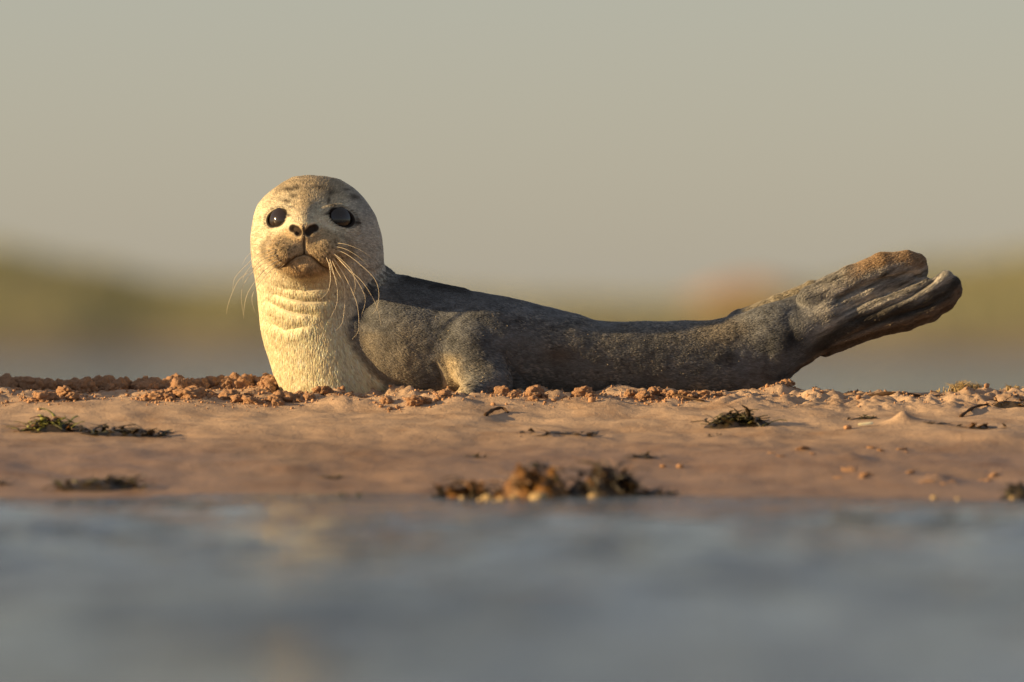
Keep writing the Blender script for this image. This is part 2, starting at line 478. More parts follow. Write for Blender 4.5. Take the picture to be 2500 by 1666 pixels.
def front(u, v, lo=-320, hi=-40):
    """w of the skin met from the camera side"""
    ws = np.linspace(lo, hi, 561)
    f = f_all(np.full_like(ws, u), np.full_like(ws, v), ws)
    i = int(np.argmax(f < 0)); return float(ws[i])
def grad(u, v, w, e=1.5):
    g = np.stack([f_all(u+e, v, w) - f_all(u-e, v, w), f_all(u, v+e, w) - f_all(u, v-e, w), f_all(u, v, w+e) - f_all(u, v, w-e)], -1)
    return g / (np.linalg.norm(g, axis=-1, keepdims=True) + 1e-9)
_e = []
for (u, v, a, b, tilt) in ((683, 536, 29, 19.5, -10), (835, 535, 31, 20, 14)):
    w = front(u, v)
    g = grad(np.array([u*1.]), np.array([v*1.]), np.array([w]), 10)[0]
    g = np.array([g[0]*.75, g[1]*.4, g[2]]); g /= np.linalg.norm(g)
    xax = np.cross(np.array([0, 1., 0]), -g); xax /= np.linalg.norm(xax)
    if xax[0] < 0: xax = -xax
    yax = np.cross(-g, xax); 
    if yax[1] < 0: yax = -yax
    c, s_ = math.cos(R(tilt)), math.sin(R(tilt))
    X2 = c*xax + s_*yax; Y2 = -s_*xax + c*yax
    _e.append(dict(c=np.array([u, v, w]), a=a, b=b, n=g, fr=np.stack([X2, Y2, -g])))
EYES.extend(_e)

def surface_nets(lo, hi, step):
    ax = [np.arange(lo[i], hi[i] + step, step, dtype=np.float64) for i in range(3)]
    n0, n1, n2 = map(len, ax)
    F = np.empty((n0, n1, n2), np.float32)
    for i in range(0, n0, 24):
        U, V, W = np.meshgrid(ax[0][i:i+24], ax[1], ax[2], indexing='ij')
        F[i:i+24] = f_all(U, V, W)
    ins = F < 0
    cnt = np.zeros((n0-1, n1-1, n2-1), np.int8)
    for a in (0, 1):
        for b in (0, 1):
            for c in (0, 1): cnt += ins[a:n0-1+a, b:n1-1+b, c:n2-1+c]
    act = np.argwhere((cnt > 0) & (cnt < 8))
    idx = -np.ones(cnt.shape, np.int64); idx[tuple(act.T)] = np.arange(len(act))
    acc = np.zeros((len(act), 3)); k = np.zeros(len(act))
    cor = [(a, b, c) for a in (0, 1) for b in (0, 1) for c in (0, 1)]
    for A in cor:
        for B in cor:
            if sum(B) - sum(A) == 1 and sum(abs(np.subtract(A, B))) == 1:
                fa = F[tuple((act + A).T)]; fb = F[tuple((act + B).T)]
                m = (fa < 0) != (fb < 0)
                t = np.where(m, fa / np.where(m, fa - fb, 1), 0)
                p = np.array(A) + t[:, None]*(np.array(B) - np.array(A))
                acc[m] += p[m]; k[m] += 1
    P = np.array(lo) + step*(act + acc / k[:, None])
    quads = []
    for d in range(3):
        o1, o2 = [(1, 2), (2, 0), (0, 1)][d]
        sl = [slice(None)]*3; s2 = [slice(None)]*3
        sl[d] = slice(0, -1); s2[d] = slice(1, None)
        e = np.argwhere(ins[tuple(sl)] != ins[tuple(s2)])
        m = (e[:, o1] > 0) & (e[:, o2] > 0) & (e[:, o1] < F.shape[o1]-1) & (e[:, o2] < F.shape[o2]-1)
        e = e[m]; first = ins[tuple(e.T)]
        q = []
        for (x, y) in ((0, 0), (1, 0), (1, 1), (0, 1)):
            c = e.copy(); c[:, o1] -= 1 - x; c[:, o2] -= 1 - y
            q.append(idx[tuple(c.T)])
        q = np.stack(q, 1)
        q[~first] = q[~first][:, ::-1]
        quads.append(q)
    return P, np.concatenate(quads)

P, Q = surface_nets((592, 418, -300), (2368, 1000, 260), 4.5)
def project(P, it=3):
    for _ in range(it):
        f = f_all(P[:, 0], P[:, 1], P[:, 2])
        g = grad(P[:, 0], P[:, 1], P[:, 2])
        P = P - g * np.clip(f, -3, 3)[:, None]
    return P
P = project(P, 2)
bm = bmesh.new()
tmp = mesh_np('tmp', P, Q)
bm.from_mesh(tmp)
for k, box in enumerate(((600, 960, 420, 780, 60), (630, 880, 470, 700, -70))):
    fs = [f for f in bm.faces if (lambda c: box[0] < c.x < box[1] and box[2] < c.y < box[3] and c.z < box[4])(f.calc_center_median())]
    es = list({e for f in fs for e in f.edges})
    bmesh.ops.subdivide_edges(bm, edges=es, cuts=1, use_grid_fill=True)
bmesh.ops.triangulate(bm, faces=[f for f in bm.faces if len(f.verts) != 4])
bm.to_mesh(tmp); bm.free()
nv = len(tmp.vertices)
P = np.empty(nv*3, np.float32); tmp.vertices.foreach_get('co', P); P = P.reshape(-1, 3).astype(np.float64)
P = project(P, 3)
N = grad(P[:, 0], P[:, 1], P[:, 2])

def polyline_d(u, v, pts):
    d = np.full(u.shape, 1e9); tt = np.zeros(u.shape)
    pts = np.asarray(pts, float); n = len(pts) - 1
    for i in range(n):
        a, b = pts[i], pts[i+1]; ab = b - a
        t = np.clip(((u-a[0])*ab[0] + (v-a[1])*ab[1]) / (ab @ ab), 0, 1)
        dd = np.hypot(u - a[0] - ab[0]*t, v - a[1] - ab[1]*t)
        m = dd < d; d = np.where(m, dd, d); tt = np.where(m, (i + t)/n, tt)
    return d, tt
MOUTH = [(676, 646), (688, 650), (697, 646), (708, 635), (722, 625), (742, 618), (758, 623), (768, 631), (783, 645), (797, 652), (806, 650)]
PHILT = [(742, 556), (742, 618)]
NOSTRIL = [[(715, 557), (723, 560), (729, 567)], [(768, 556), (760, 559), (753, 567)]]
FOLDS = [([(636, 668), (670, 690), (700, 700), (746, 706), (800, 700), (850, 688)], 5, 7),
         ([(640, 690), (665, 708), (692, 718), (746, 730), (790, 730), (830, 716)], 7, 8),
         ([(640, 708), (660, 728), (690, 746), (724, 757), (768, 760), (800, 748)], 7, 8),
         ([(648, 760), (670, 782), (700, 796), (746, 786), (782, 768)], 6, 8)]
MZARC = [(658, 600), (672, 576), (695, 554), (718, 534), (742, 526), (768, 533), (796, 553), (826, 576), (846, 602)]
CREASES = [(MZARC[:4], 6, 7), (MZARC[5:], 6, 7),
           ([(2015, 750), (2060, 722), (2130, 694), (2235, 664)], 10, 6), ([(2030, 776), (2120, 733), (2190, 708), (2265, 672)], 9, 6),
           ([(2040, 800), (2130, 765), (2210, 728), (2262, 694), (2302, 662)], 10, 6), ([(2060, 712), (2120, 688), (2190, 678)], 4, 5),
           ([(2000, 852), (2080, 818), (2170, 776), (2260, 752), (2330, 704)], 8, 6), ([(836, 800), (870, 862), (905, 905), (945, 945)], 7, 8), ([(1052, 880), (1068, 905), (1080, 950)], 8, 7),
           ([(1222, 850), (1240, 880), (1262, 915), (1290, 950)], 7, 7), ([(1905, 770), (1925, 800), (1930, 850), (1905, 900)], 3, 12),
           ([(1990, 862), (2060, 830), (2150, 790), (2300, 735)], 4, 5)]
def moved(pl): return [(a + 6, b + 4) for a, b in pl]
MOUTH, PHILT, MZARC = moved(MOUTH), moved(PHILT), moved(MZARC)
NOSTRIL = [moved(pl) for pl in NOSTRIL]
u, v, w = P.T
frontside = sstep(-60, -110, w)
disp = np.zeros(nv)
dm, tm = polyline_d(u, v, MOUTH); taper = np.clip(np.minimum(tm, 1-tm)*8, .25, 1)
disp -= 5.5*gauss(dm, 3.2)*taper*frontside
dp, tp = polyline_d(u, v, PHILT); disp -= 4*gauss(dp, 3.2)*frontside
for pl in NOSTRIL:
    dn, tn = polyline_d(u, v, pl); disp -= 11*gauss(np.maximum(dn - 5.0, 0), 4.5)*frontside
for pl, dep, wid in FOLDS:
    d_, t_ = polyline_d(u, v, pl); k = sstep(0, 1, np.clip(np.minimum(t_, 1-t_)*3.2, 0, 1))
    disp -= .75*dep*k*k*gauss(d_, wid*1.25)*sstep(20, -40, w)
    d2, _ = polyline_d(u, v - 15, pl); disp += .45*dep*k*k*gauss(d2, wid*1.4)*sstep(20, -40, w)
for pl, dep, wid in CREASES:
    d_, t_ = polyline_d(u, v, pl); k = np.clip(np.minimum(t_, 1-t_)*5, 0, 1)
    disp -= dep*k*gauss(d_, wid)*sstep(0, -15, w)
bodyw = sstep(860, 980, u)
disp += bodyw*(2.2*noise(u/55, v/40, w/55) + 1.0*noise(u/20, v/16, w/20))*sstep(-.5, .5, 1)
disp += (1-bodyw)*.8*noise(u/30, v/30, w/30)
P = P + N*disp[:, None]

def lerp3(a, b, t): return a + (np.asarray(b) - a)*t[:, None]
def coat(u, v, w):
    """coat colour (albedo) of the animal, some light and shade painted in, at a point of its skin"""
    n = len(u)
    c = np.tile(np.array([.172, .175, .183]), (n, 1))
    big = fbm(u/70, v/45, w/70, 3); med = fbm(u/22, v/15, w/22, 3)
    c = c*(1 + .35*big + .35*med)[:, None]
    # browner flank behind the throat, and lower side
    t = sstep(1100, 960, u)*sstep(770, 850, v + 20*big)
    c = lerp3(c, [.31, .26, .195], t*.7*(.75 + .5*np.clip(big + .5, 0, 1)))
    t = sstep(1200, 1330, u)*sstep(1800, 1650, u)*sstep(730, 840, v)
    c = lerp3(c, [.19, .172, .148], t*.5)
    # sandy patches
    t = gauss(u - 1750, 60)*gauss(v - 815, 32); c = lerp3(c, [.22, .185, .14], np.clip(t*1.2, 0, .8))
    t = gauss(u - 1360, 40)*gauss(v - 865, 22); c = lerp3(c, [.17, .12, .08], t*.7)
    t = gauss(np.hypot((u - 1772)/12, (v - 872)/14), 1); c = lerp3(c, [.04, .035, .03], t*.8)
    # fore flipper: sunlight on its front edge painted in, rear darkened
    t = gauss(u - 1098 - (v - 900)*.25, 26)*sstep(850, 885, v); c = lerp3(c, [.58, .47, .31], t*.9)
    t = gauss(u - 1160, 40)*sstep(800, 840, v)*sstep(930, 900, v); c = lerp3(c, [.07, .068, .07], t*.6)
    # pale throat and chest
    edge = np.interp(v, [640, 690, 740, 800, 860, 905, 945, 990], [960, 930, 868, 842, 868, 905, 948, 975])
    t = sstep(10, -14, u - edge - 6*med)*sstep(95, 40, w)
    c = lerp3(c, [.82, .71, .49], t)
    t2 = t*sstep(790, 870, u)*sstep(830, 770, v); c = lerp3(c, [.48, .46, .42], t2*.6)  # shaded side of the neck, greyed in the coat colour
    # head
    hd = sstep(735, 670, v + .12*np.abs(u - 775))*sstep(985, 930, u)
    hc = np.tile(np.array([.73, .64, .48]), (n, 1))
    crown = sstep(520, 460, v + .10*(w + 150) - .10*np.abs(u - 745)*0 + 8*big)
    crown = np.maximum(crown, sstep(-90, 20, w)*.8)
    crown = np.maximum(crown, gauss(u - 748, 34)*sstep(548, 505, v))          # brown stripe down to the nose
    hc = lerp3(hc, [.41, .325, .215], crown*.85)
    t = sstep(820, 890, u + 10*med); hc = lerp3(hc, [.55, .53, .49], t*.7)  # cool grey of the head's shaded side put into the colour
    t = sstep(840, 890, u + 10*med)*sstep(575, 500, v); hc = lerp3(hc, [.30, .28, .25], t*.6)  # same shade tone, darker beside the crown
    mz = np.hypot((u - 754)/100, (v - 614)/63)
    hc = lerp3(hc, [.54, .40, .235], sstep(1.05, .85, mz)*.8*sstep(-120, -160, w))
    rim = gauss(mz - 1.02, .10)*sstep(560, 590, v)*sstep(650, 620, v)*sstep(-100, -130, w)
    hc = lerp3(hc, [.26, .195, .12], rim*.8)  # crease round the muzzle darkened in the colour
    chin = gauss(np.hypot((u - 750)/62, (v - 656)/24), 1)*sstep(-120, -150, w); hc = lerp3(hc, [.42, .29, .16], chin*.6)
    # brow marks
    for (a, b, r1, r2) in ((706, 498, 9, 5), (722, 486, 9, 5), (710, 470, 14, 4), (728, 466, 8, 4), (803, 497, 5, 8), (782, 467, 15, 5), (806, 478, 6, 8), (862, 486, 14, 8), (812, 508, 8, 4), (845, 470, 12, 5)):
        t = gauss(np.hypot((u - a + 3*med)/r1, (v - b + 2*med)/r2), 1); hc = lerp3(hc, [.07, .05, .032], t*.85)
    hc = hc*(1 + .22*med)[:, None]
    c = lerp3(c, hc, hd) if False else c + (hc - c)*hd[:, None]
    # dark nape where the head meets the back
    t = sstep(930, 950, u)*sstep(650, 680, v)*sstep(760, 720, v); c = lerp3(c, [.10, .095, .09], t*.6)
    # whisker spots
    for i in range(5):
        for j in range(6):
            for sg, cx in ((-1, 732), (1, 770)):
                a = cx + sg*(8 + 11*j); b = 594 + 9.5*i + 1.6*j - .35*j*j + 3.5*math.sin(i*7.1 + j*3.7 + sg); a += 4.0*math.sin(i*2.9 + j*5.3 + sg*1.3)
                if i == 0 and j < 2: continue
                t = gauss(np.hypot(u - a, v - b), 2.6)*(w < -120); c = lerp3(c, [.05, .035, .02], t*.8)
    # mouth, nostrils, lids
    d_, t_ = polyline_d(u, v, MOUTH); c = lerp3(c, [.10, .055, .026], gauss(d_, 5.0)*.9*(w < -120))
    d_, t_ = polyline_d(u, v, PHILT); c = lerp3(c, [.035, .02, .01], gauss(d_, 2.8)*.85*(w < -120))
    for pl in NOSTRIL:
        d_, t_ = polyline_d(u, v, pl); c = lerp3(c, [.055, .038, .028], sstep(12.5, 7.5, d_)*(w < -120))
    for e in EYES:
        q = (e['fr'] @ (np.stack([u, v, w], 0) - e['c'][:, None]))
        k = np.hypot(q[0]/(e['a'] + 4), q[1]/(e['b'] + 4))
        c = lerp3(c, [.022, .018, .016], sstep(1.20, 1.0, k)*(np.abs(q[2]) < 40))
    for (a_, b_, r1_, r2_) in ((711, 530, 7, 4), (801, 527, 8, 4), (872, 546, 5, 6)):
        t = gauss(np.hypot((u - a_)/r1_, (v - b_)/r2_), 1)*(w < -60); c = lerp3(c, [.03, .024, .02], t*.85)
    # hind flippers
    hf = sstep(1940, 2000, u)*sstep(905, 880, v)
    fl = np.tile(np.array([.36, .335, .30]), (n, 1))*(1 + .75*fbm((u*.9 - v*.42)/60, (v*.9 + u*.42)/9, w/30, 3))[:, None]
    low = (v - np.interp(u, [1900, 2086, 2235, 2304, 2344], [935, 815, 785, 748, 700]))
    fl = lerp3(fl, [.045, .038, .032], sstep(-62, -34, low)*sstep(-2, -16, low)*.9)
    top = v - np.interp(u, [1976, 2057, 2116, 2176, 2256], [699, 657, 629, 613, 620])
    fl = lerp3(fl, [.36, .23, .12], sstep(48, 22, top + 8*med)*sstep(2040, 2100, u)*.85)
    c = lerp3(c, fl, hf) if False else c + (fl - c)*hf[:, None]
    t = gauss(np.hypot((u - 1930)/36, (v - 830)/34), 1); c = lerp3(c, [.035, .033, .033], t*.9)
    t = gauss(np.hypot((u - 1968)/26, (v - 745)/34), 1) + gauss(np.hypot((u - 1965)/14, (v - 800)/36), 1); c = lerp3(c, [.27, .265, .265], np.clip(t, 0, 1)*.7)
    t = sstep(4, 14, w)*sstep(1770, 1810, u)*sstep(2000, 1960, u)*sstep(790, 760, v); c = lerp3(c, [.40, .34, .24], t*.8)
    t = sstep(-18, -4, low)*sstep(1900, 1950, u); c = lerp3(c, [.16, .105, .065], t*.8)
    return np.clip(c, .006, .88)

def to_world(P):
    return np.stack([(P[:, 0] - 1250)*S, P[:, 1 + 1]*S, ZC - (P[:, 1] - 833)*S], 1)
ORG = np.array([(1250 - 1250)*S, 0.0, ZC - (962 - 833)*S])
seal = empty('seal', tuple(ORG), label='young grey seal with pale throat lying on the sand, hind flippers raised', category='seal')
tmp.vertices.foreach_set('co', (to_world(P) - ORG).astype(np.float32).ravel())
tmp.name = 'body'
tmp.shade_smooth()
bm = bmesh.new(); bm.from_mesh(tmp); bmesh.ops.recalc_face_normals(bm, faces=bm.faces); bm.to_mesh(tmp); bm.free()
C = coat(P[:, 0], P[:, 1], P[:, 2])
color_attr(tmp, 'coat_color', C*.8)
bmat = Mat('seal_skin', (.2, .2, .2), .85, .12)
bmat.color(bmat.attr('coat_color'))
bmat.bump(bmat.tex(420, 3, .6), .35, .0015)
body = link('body', tmp, bmat.m, seal)

# --- fur
tmp.calc_loop_triangles()
nt = len(tmp.loop_triangles)
T = np.empty(nt*3, np.int32); tmp.loop_triangles.foreach_get('vertices', T); T = T.reshape(-1, 3)
A, B, Cc = P[T[:, 0]], P[T[:, 1]], P[T[:, 2]]
area = .5*np.linalg.norm(np.cross(B - A, Cc - A), axis=1)
cen = (A + B + Cc)/3
Nd = N[T[:, 0]]
dens = np.where(Nd[:, 2] > .45, .35, 1.0)
dens *= np.where(cen[:, 1] > 968, 0.0, 1.0)
dens *= 1 + .9*(cen[:, 0] < 960)
NH = 380000
pr = area*dens; pr /= pr.sum()
pick = RNG.choice(nt, NH, p=pr)
r1 = np.sqrt(RNG.random(NH)); r2 = RNG.random(NH)
ba = np.stack([1 - r1, r1*(1 - r2), r1*r2], 1)
def bary(X): return X[T[pick, 0]]*ba[:, :1] + X[T[pick, 1]]*ba[:, 1:2] + X[T[pick, 2]]*ba[:, 2:3]
HP, HN = bary(P), bary(N); HN /= np.linalg.norm(HN, axis=1)[:, None] + 1e-9
u, v, w = HP.T
nose = np.array([742, 575, -235])
dirh = HP - nose; dirh /= np.linalg.norm(dirh, axis=1)[:, None] + 1e-9
dirh = dirh + np.array([0, .25, .5])*sstep(40, 140, np.linalg.norm(HP - nose, axis=1))[:, None]
dirn = np.stack([.05 + .6*sstep(780, 920, u), np.ones(NH), .25*np.ones(NH)], 1)
dirb = np.stack([np.ones(NH), .16 + .25*sstep(760, 900, v)*sstep(1300, 1000, u), .0*u], 1)
dirf = np.stack([.9*np.ones(NH), -.42*np.ones(NH), 0*u], 1)
wh = sstep(690, 640, v)*sstep(960, 915, u)
edge = np.interp(v, [600, 690, 740, 800, 860, 905, 945, 990], [985, 960, 890, 850, 872, 908, 950, 975])
wn_ = sstep(30, -30, u - edge)*(1 - wh)
wf = sstep(1860, 1960, u)
wb = np.clip(1 - wh - wn_, 0, 1)
dr_ = dirh*wh[:, None] + dirn*wn_[:, None] + (dirb*(1 - wf)[:, None] + dirf*wf[:, None])*wb[:, None]
dr_ += .22*np.stack([noise(u/18, v/18, w/18), noise(u/18 + 50, v/18, w/18), noise(u/18, v/18 + 70, w/18)], 1)
dr_ += RNG.normal(0, .06, (NH, 3))
dr_ -= HN*np.sum(dr_*HN, 1)[:, None]
dr_ /= np.linalg.norm(dr_, axis=1)[:, None] + 1e-9
dn_ = np.linalg.norm(HP - nose, axis=1)
L = 12*wb + wh*(5.5 + 8*sstep(60, 170, dn_)) + wn_*(13 + 7*sstep(740, 800, v))
L = L*(1 - .15*wf)
ridge = sstep(950, 980, u)*sstep(1150, 1110, u)*gauss(v - (b_top(u) + 5), 9)
fringe = sstep(1760, 1800, u)*sstep(2000, 1960, u)*sstep(0, 20, w)
L = L + 7*ridge + 8*fringe
lift = .13 - .09*wb + .04*wn_ + .05*wf + .42*ridge + .25*fringe + .04*RNG.random(NH)
L = L*RNG.uniform(.7, 1.2, NH)
# bare skin: eyes, nostrils, lips
keep = np.ones(NH, bool)
for e in EYES:
    q = (e['fr'] @ (HP.T - e['c'][:, None])); keep &= ~((np.hypot(q[0]/(e['a'] + 5), q[1]/(e['b'] + 5)) < 1.04) & (np.abs(q[2]) < 40))
for pl in NOSTRIL: keep &= ~((polyline_d(u, v, pl)[0] < 11.5) & (w < -120))
keep &= ~((polyline_d(u, v, MOUTH)[0] < 2.2) & (w < -140))
keep &= ~((polyline_d(u, v, PHILT)[0] < 2.0) & (w < -140))
# clumping: tips drawn towards the tip of a neighbouring guide hair (hash grid)
tips = HP + dr_*L[:, None] + HN*(L*lift)[:, None]
cell = np.where(wn_ > .5, 6.0, 4.2)
def cellid(p, cs): 
    q = np.floor(p / cs[:, None] + .35*np.stack([noise(p[:, 0]/5, p[:, 1]/5, p[:, 2]/5)]*3, 1)).astype(np.int64)
    return q[:, 0]*73856093 ^ q[:, 1]*19349663 ^ q[:, 2]*83492791
cid = cellid(HP, cell)
uq, inv = np.unique(cid, return_inverse=True)
cnt = np.bincount(inv)
mt = np.stack([np.bincount(inv, tips[:, k]) / cnt for k in range(3)], 1)[inv]
clump = (.35 + .06*wn_ - .10*wb)[:, None]*RNG.uniform(.5, 1.1, (NH, 1))
tips = tips*(1 - clump) + mt*clump
# colours
HC = coat(u, v, w)
lum = np.exp(RNG.normal(0, 1, NH)*(.20 - .08*wb))
crand = RNG.normal(0, 1, len(uq))[inv]
pep = wb*sstep(1180, 1300, u)*sstep(1800, 1765, u)*sstep(-.25, .25, fbm(u/110, v/60, 4.0, 3))
pep = np.maximum(pep, wb*gauss(u - 1760, 60)*gauss(v - 815, 40))
pep = np.maximum(pep, .8*wb*sstep(1080, 1110, u)*sstep(1300, 1250, u)*sstep(820, 900, v))
HC = HC*(lum*np.exp((.10 + .20*pep)*crand))[:, None]
sandy = pep*(crand > .55); HC = HC + (np.array([.34, .28, .21]) - HC)*(.38*sandy)[:, None]
HC = HC*(1 - .45*ridge)[:, None]
HC = np.clip(HC, .006, .85)
k = keep
HP, tips, HN, L, HC, lift = HP[k], tips[k], HN[k], L[k], HC[k], lift[k]
n = len(HP)
mid = (HP + tips)/2 + HN*(L*.10)[:, None]
pts = np.stack([HP - HN*.8, mid, tips], 1)
W = (to_world(pts.reshape(-1, 3)) - ORG).astype(np.float32)
hc = bpy.data.hair_curves.new('fur')
hc.add_curves([3]*n)
hc.attributes['position'].data.foreach_set('vector', W.ravel())
ra = hc.attributes.get('radius') or hc.attributes.new('radius', 'FLOAT', 'POINT')
rad = np.tile(np.array([.72, .6, .10])*S, n)
ra.data.foreach_set('value', rad.astype(np.float32))
a = hc.attributes.new('coat_color', 'FLOAT_COLOR', 'CURVE')
c4 = np.ones((n, 4), np.float32); c4[:, :3] = HC; a.data.foreach_set('color', c4.ravel())
fmat = Mat('seal_fur', (.3, .3, .3), .5, .25)
fmat.color(fmat.attr('coat_color'))
tr = fmat.n.new('ShaderNodeBsdfTranslucent'); mx = fmat.n.new('ShaderNodeMixShader'); mx.inputs['Fac'].default_value = .30
fmat.l.new(fmat.b.inputs['Base Color'].links[0].from_socket, tr.inputs['Color'])
fmat.l.new(fmat.b.outputs['BSDF'], mx.inputs[1]); fmat.l.new(tr.outputs['BSDF'], mx.inputs[2])
fmat.l.new(mx.outputs['Shader'], fmat.n['Material Output'].inputs['Surface'])
hc.materials.append(fmat.m)
fur = bpy.data.objects.new('fur', hc); COL.objects.link(fur); fur.parent = seal
fur['kind'] = 'stuff'

# --- eyes
em = Mat('eye_wet', (.022, .015, .011), .08, .6)
for e in EYES:
    rad_ = 42.0
    c = e['c'] - e['n']*(rad_ - 10.0)
    bm = bmesh.new(); bmesh.ops.create_uvsphere(bm, u_segments=48, v_segments=32, radius=rad_*S)
    me = bpy.data.meshes.new('eye'); bm.to_mesh(me); bm.free(); me.shade_smooth()
    o = link('eye', me, em.m, seal)
    o.location = Vector((to_world(c[None])[0] - ORG))

# --- whiskers
WH = [[(690, 608), (640, 622), (616, 644), (583, 679), (576, 711)],
      [(694, 622), (650, 636), (622, 662), (590, 688), (568, 737), (561, 768)],
      [(690, 630), (648, 648), (620, 672), (603, 698), (597, 727), (602, 770)],
      [(698, 632), (655, 660), (627, 694), (611, 722), (604, 753), (603, 779)],
      [(700, 640), (662, 668), (629, 711), (623, 737), (631, 766)],
      [(700, 594), (660, 600), (617, 623), (599, 649)],
      [(690, 590), (660, 590), (635, 598)],
      [(704, 644), (676, 672), (664, 700), (665, 712)],
      [(684, 638), (660, 655), (640, 678), (632, 690)],
      [(686, 615), (655, 626), (628, 644), (606, 672), (600, 690)],
      [(799, 624), (809, 650), (812, 672), (811, 697), (803, 718), (785, 735)],
      [(808, 628), (816, 655), (824, 685), (829, 712), (827, 745), (812, 778)],
      [(812, 632), (828, 664), (844, 694), (847, 731), (841, 787), (824, 809)],
      [(815, 628), (844, 672), (865, 714), (878, 753), (880, 805), (865, 829)],
      [(818, 622), (846, 650), (878, 690), (896, 731), (887, 774)],
      [(822, 626), (852, 657), (887, 688), (913, 727), (928, 762), (934, 796)],
      [(820, 612), (848, 622), (880, 645), (917, 681), (929, 716), (924, 753), (913, 768)],
      [(818, 604), (850, 612), (885, 634), (905, 656)],
      [(822, 596), (850, 600), (885, 614), (912, 634)],
      [(806, 636), (818, 668), (836, 700), (843, 715)],
      [(812, 616), (842, 640), (866, 668), (872, 700), (868, 722)]]
wmat = Mat('whisker', (.72, .60, .42), .35, .5).m
def tube(pts, radii, seg=6):
    pts = [Vector(p) for p in pts]; V, F = [], []
    for i, p in enumerate(pts):
        t = (pts[min(i+1, len(pts)-1)] - pts[max(i-1, 0)]).normalized()
        a = t.cross(Vector((.3, .9, .2))).normalized(); b = t.cross(a)
        for k_ in range(seg):
            an = 2*math.pi*k_/seg; V.append(p + (a*math.cos(an) + b*math.sin(an))*radii[i])
    for i in range(len(pts)-1):
        for k_ in range(seg): F.append((i*seg + k_, i*seg + (k_+1) % seg, (i+1)*seg + (k_+1) % seg, (i+1)*seg + k_))
    V = np.array([tuple(x) for x in V]); F = np.array(F)
    caps = [np.array([list(range(seg))[::-1]]), np.array([[(len(pts)-1)*seg + k_ for k_ in range(seg)]])]
    return V, [F] + caps
def catmull(ctrl, n=8):
    c = [np.array(p, float) for p in ctrl]; c = [2*c[0] - c[1]] + c + [2*c[-1] - c[-2]]; out = []
    for i in range(1, len(c) - 2):
        for t in np.linspace(0, 1, n, endpoint=False):
            a, b, d, e = c[i-1], c[i], c[i+1], c[i+2]
            out.append(.5*((2*b) + (-a + d)*t + (2*a - 5*b + 4*d - e)*t*t + (-a + 3*b - 3*d + e)*t**3))
    out.append(c[-2]); return out
for i, ch in enumerate(WH):
    w0 = front(*ch[0])
    m = len(ch) - 1
    left = ch[-1][0] < 740
    c3 = []
    for j, (a, b) in enumerate(ch):
        t = j/m
        ww = w0 + 4 - 46*math.sin(t*1.5) + (34*t if left else 30*t)
        c3.append((a, b, ww))
    pp = np.array(catmull(c3, 7)); pw = to_world(pp) - ORG
    thick = .72 if len(ch) > 4 else .5
    rr_ = np.linspace(1.15, .25, len(pw))*S*thick
    V, F = tube(pw, rr_)
    link('whisker', mesh_np('whisker', V, F), wmat, seal)

# --- grains of sand stuck to the coat
n = 1500
gsel = RNG.choice(len(HP), 20000, replace=False)
gp = HP[gsel]
gw = 1.0*gauss(gp[:, 0] - 1060, 45)*gauss(gp[:, 1] - 825, 45) + .9*gauss(gp[:, 0] - 1190, 70)*gauss(gp[:, 1] - 905, 45) + .25*(gp[:, 0] > 1200)*(gp[:, 0] < 1850) + .5*gauss(gp[:, 0] - 2100, 120)*(gp[:, 1] > 770)
gsel = gsel[RNG.random(len(gsel)) < gw*.16][:n]
ico = np.array([(1, 0, 0), (-1, 0, 0), (0, 1, 0), (0, -1, 0), (0, 0, 1), (0, 0, -1)], float)
icf = np.array([(0, 2, 4), (2, 1, 4), (1, 3, 4), (3, 0, 4), (2, 0, 5), (1, 2, 5), (3, 1, 5), (0, 3, 5)])
gc = to_world(HP[gsel] + HN[gsel]*3.2) - ORG
gr = RNG.uniform(.7, 1.5, len(gsel))*S
V = (gc[:, None, :] + ico[None]*gr[:, None, None]).reshape(-1, 3)
F = (icf[None] + 6*np.arange(len(gsel))[:, None, None]).reshape(-1, 3)
link('stuck_sand', mesh_np('stuck_sand', V, F, False), simple('stuck_grain', (.40, .31, .2), (.6, .5, .36), 300, .7, .3, 0), seal, kind='stuff')

# ------------------------------------------------------------------ crumbled sand clumps
def clump_mesh(seed, sub=4, nb=60):
    r = np.random.default_rng(seed)
    bm = bmesh.new(); bmesh.ops.create_icosphere(bm, subdivisions=sub, radius=1)
    V = np.array([v.co[:] for v in bm.verts]); 
    d = r.normal(size=(nb, 3)); d /= np.linalg.norm(d, axis=1)[:, None]
    amp = r.uniform(.15, .46, nb); sg = r.uniform(.18, .42, nb)
    ang = np.arccos(np.clip(V @ d.T, -1, 1))
    h = (amp*np.sqrt(np.maximum(1 - (ang/sg)**2, 0))).max(1)
    d2 = r.normal(size=(260, 3)); d2 /= np.linalg.norm(d2, axis=1)[:, None]
    a2 = r.uniform(.04, .14, 260); s2 = r.uniform(.07, .15, 260)
    h = h + (a2*np.sqrt(np.maximum(1 - (np.arccos(np.clip(V @ d2.T, -1, 1))/s2)**2, 0))).max(1)
    rad = .66 + h + .05*noise(V[:, 0]*5 + seed, V[:, 1]*5, V[:, 2]*5) + .03*noise(V[:, 0]*13 + seed, V[:, 1]*13, V[:, 2]*13)
    V = V*rad[:, None]*np.array([1, .9, .82])
    for v, c in zip(bm.verts, V): v.co = c
    me = bpy.data.meshes.new('sand_clump'); bm.to_mesh(me); bm.free(); me.shade_smooth(); me.materials.append(M_CLUMP)
    return me
CL = [clump_mesh(100 + i) for i in range(10)]
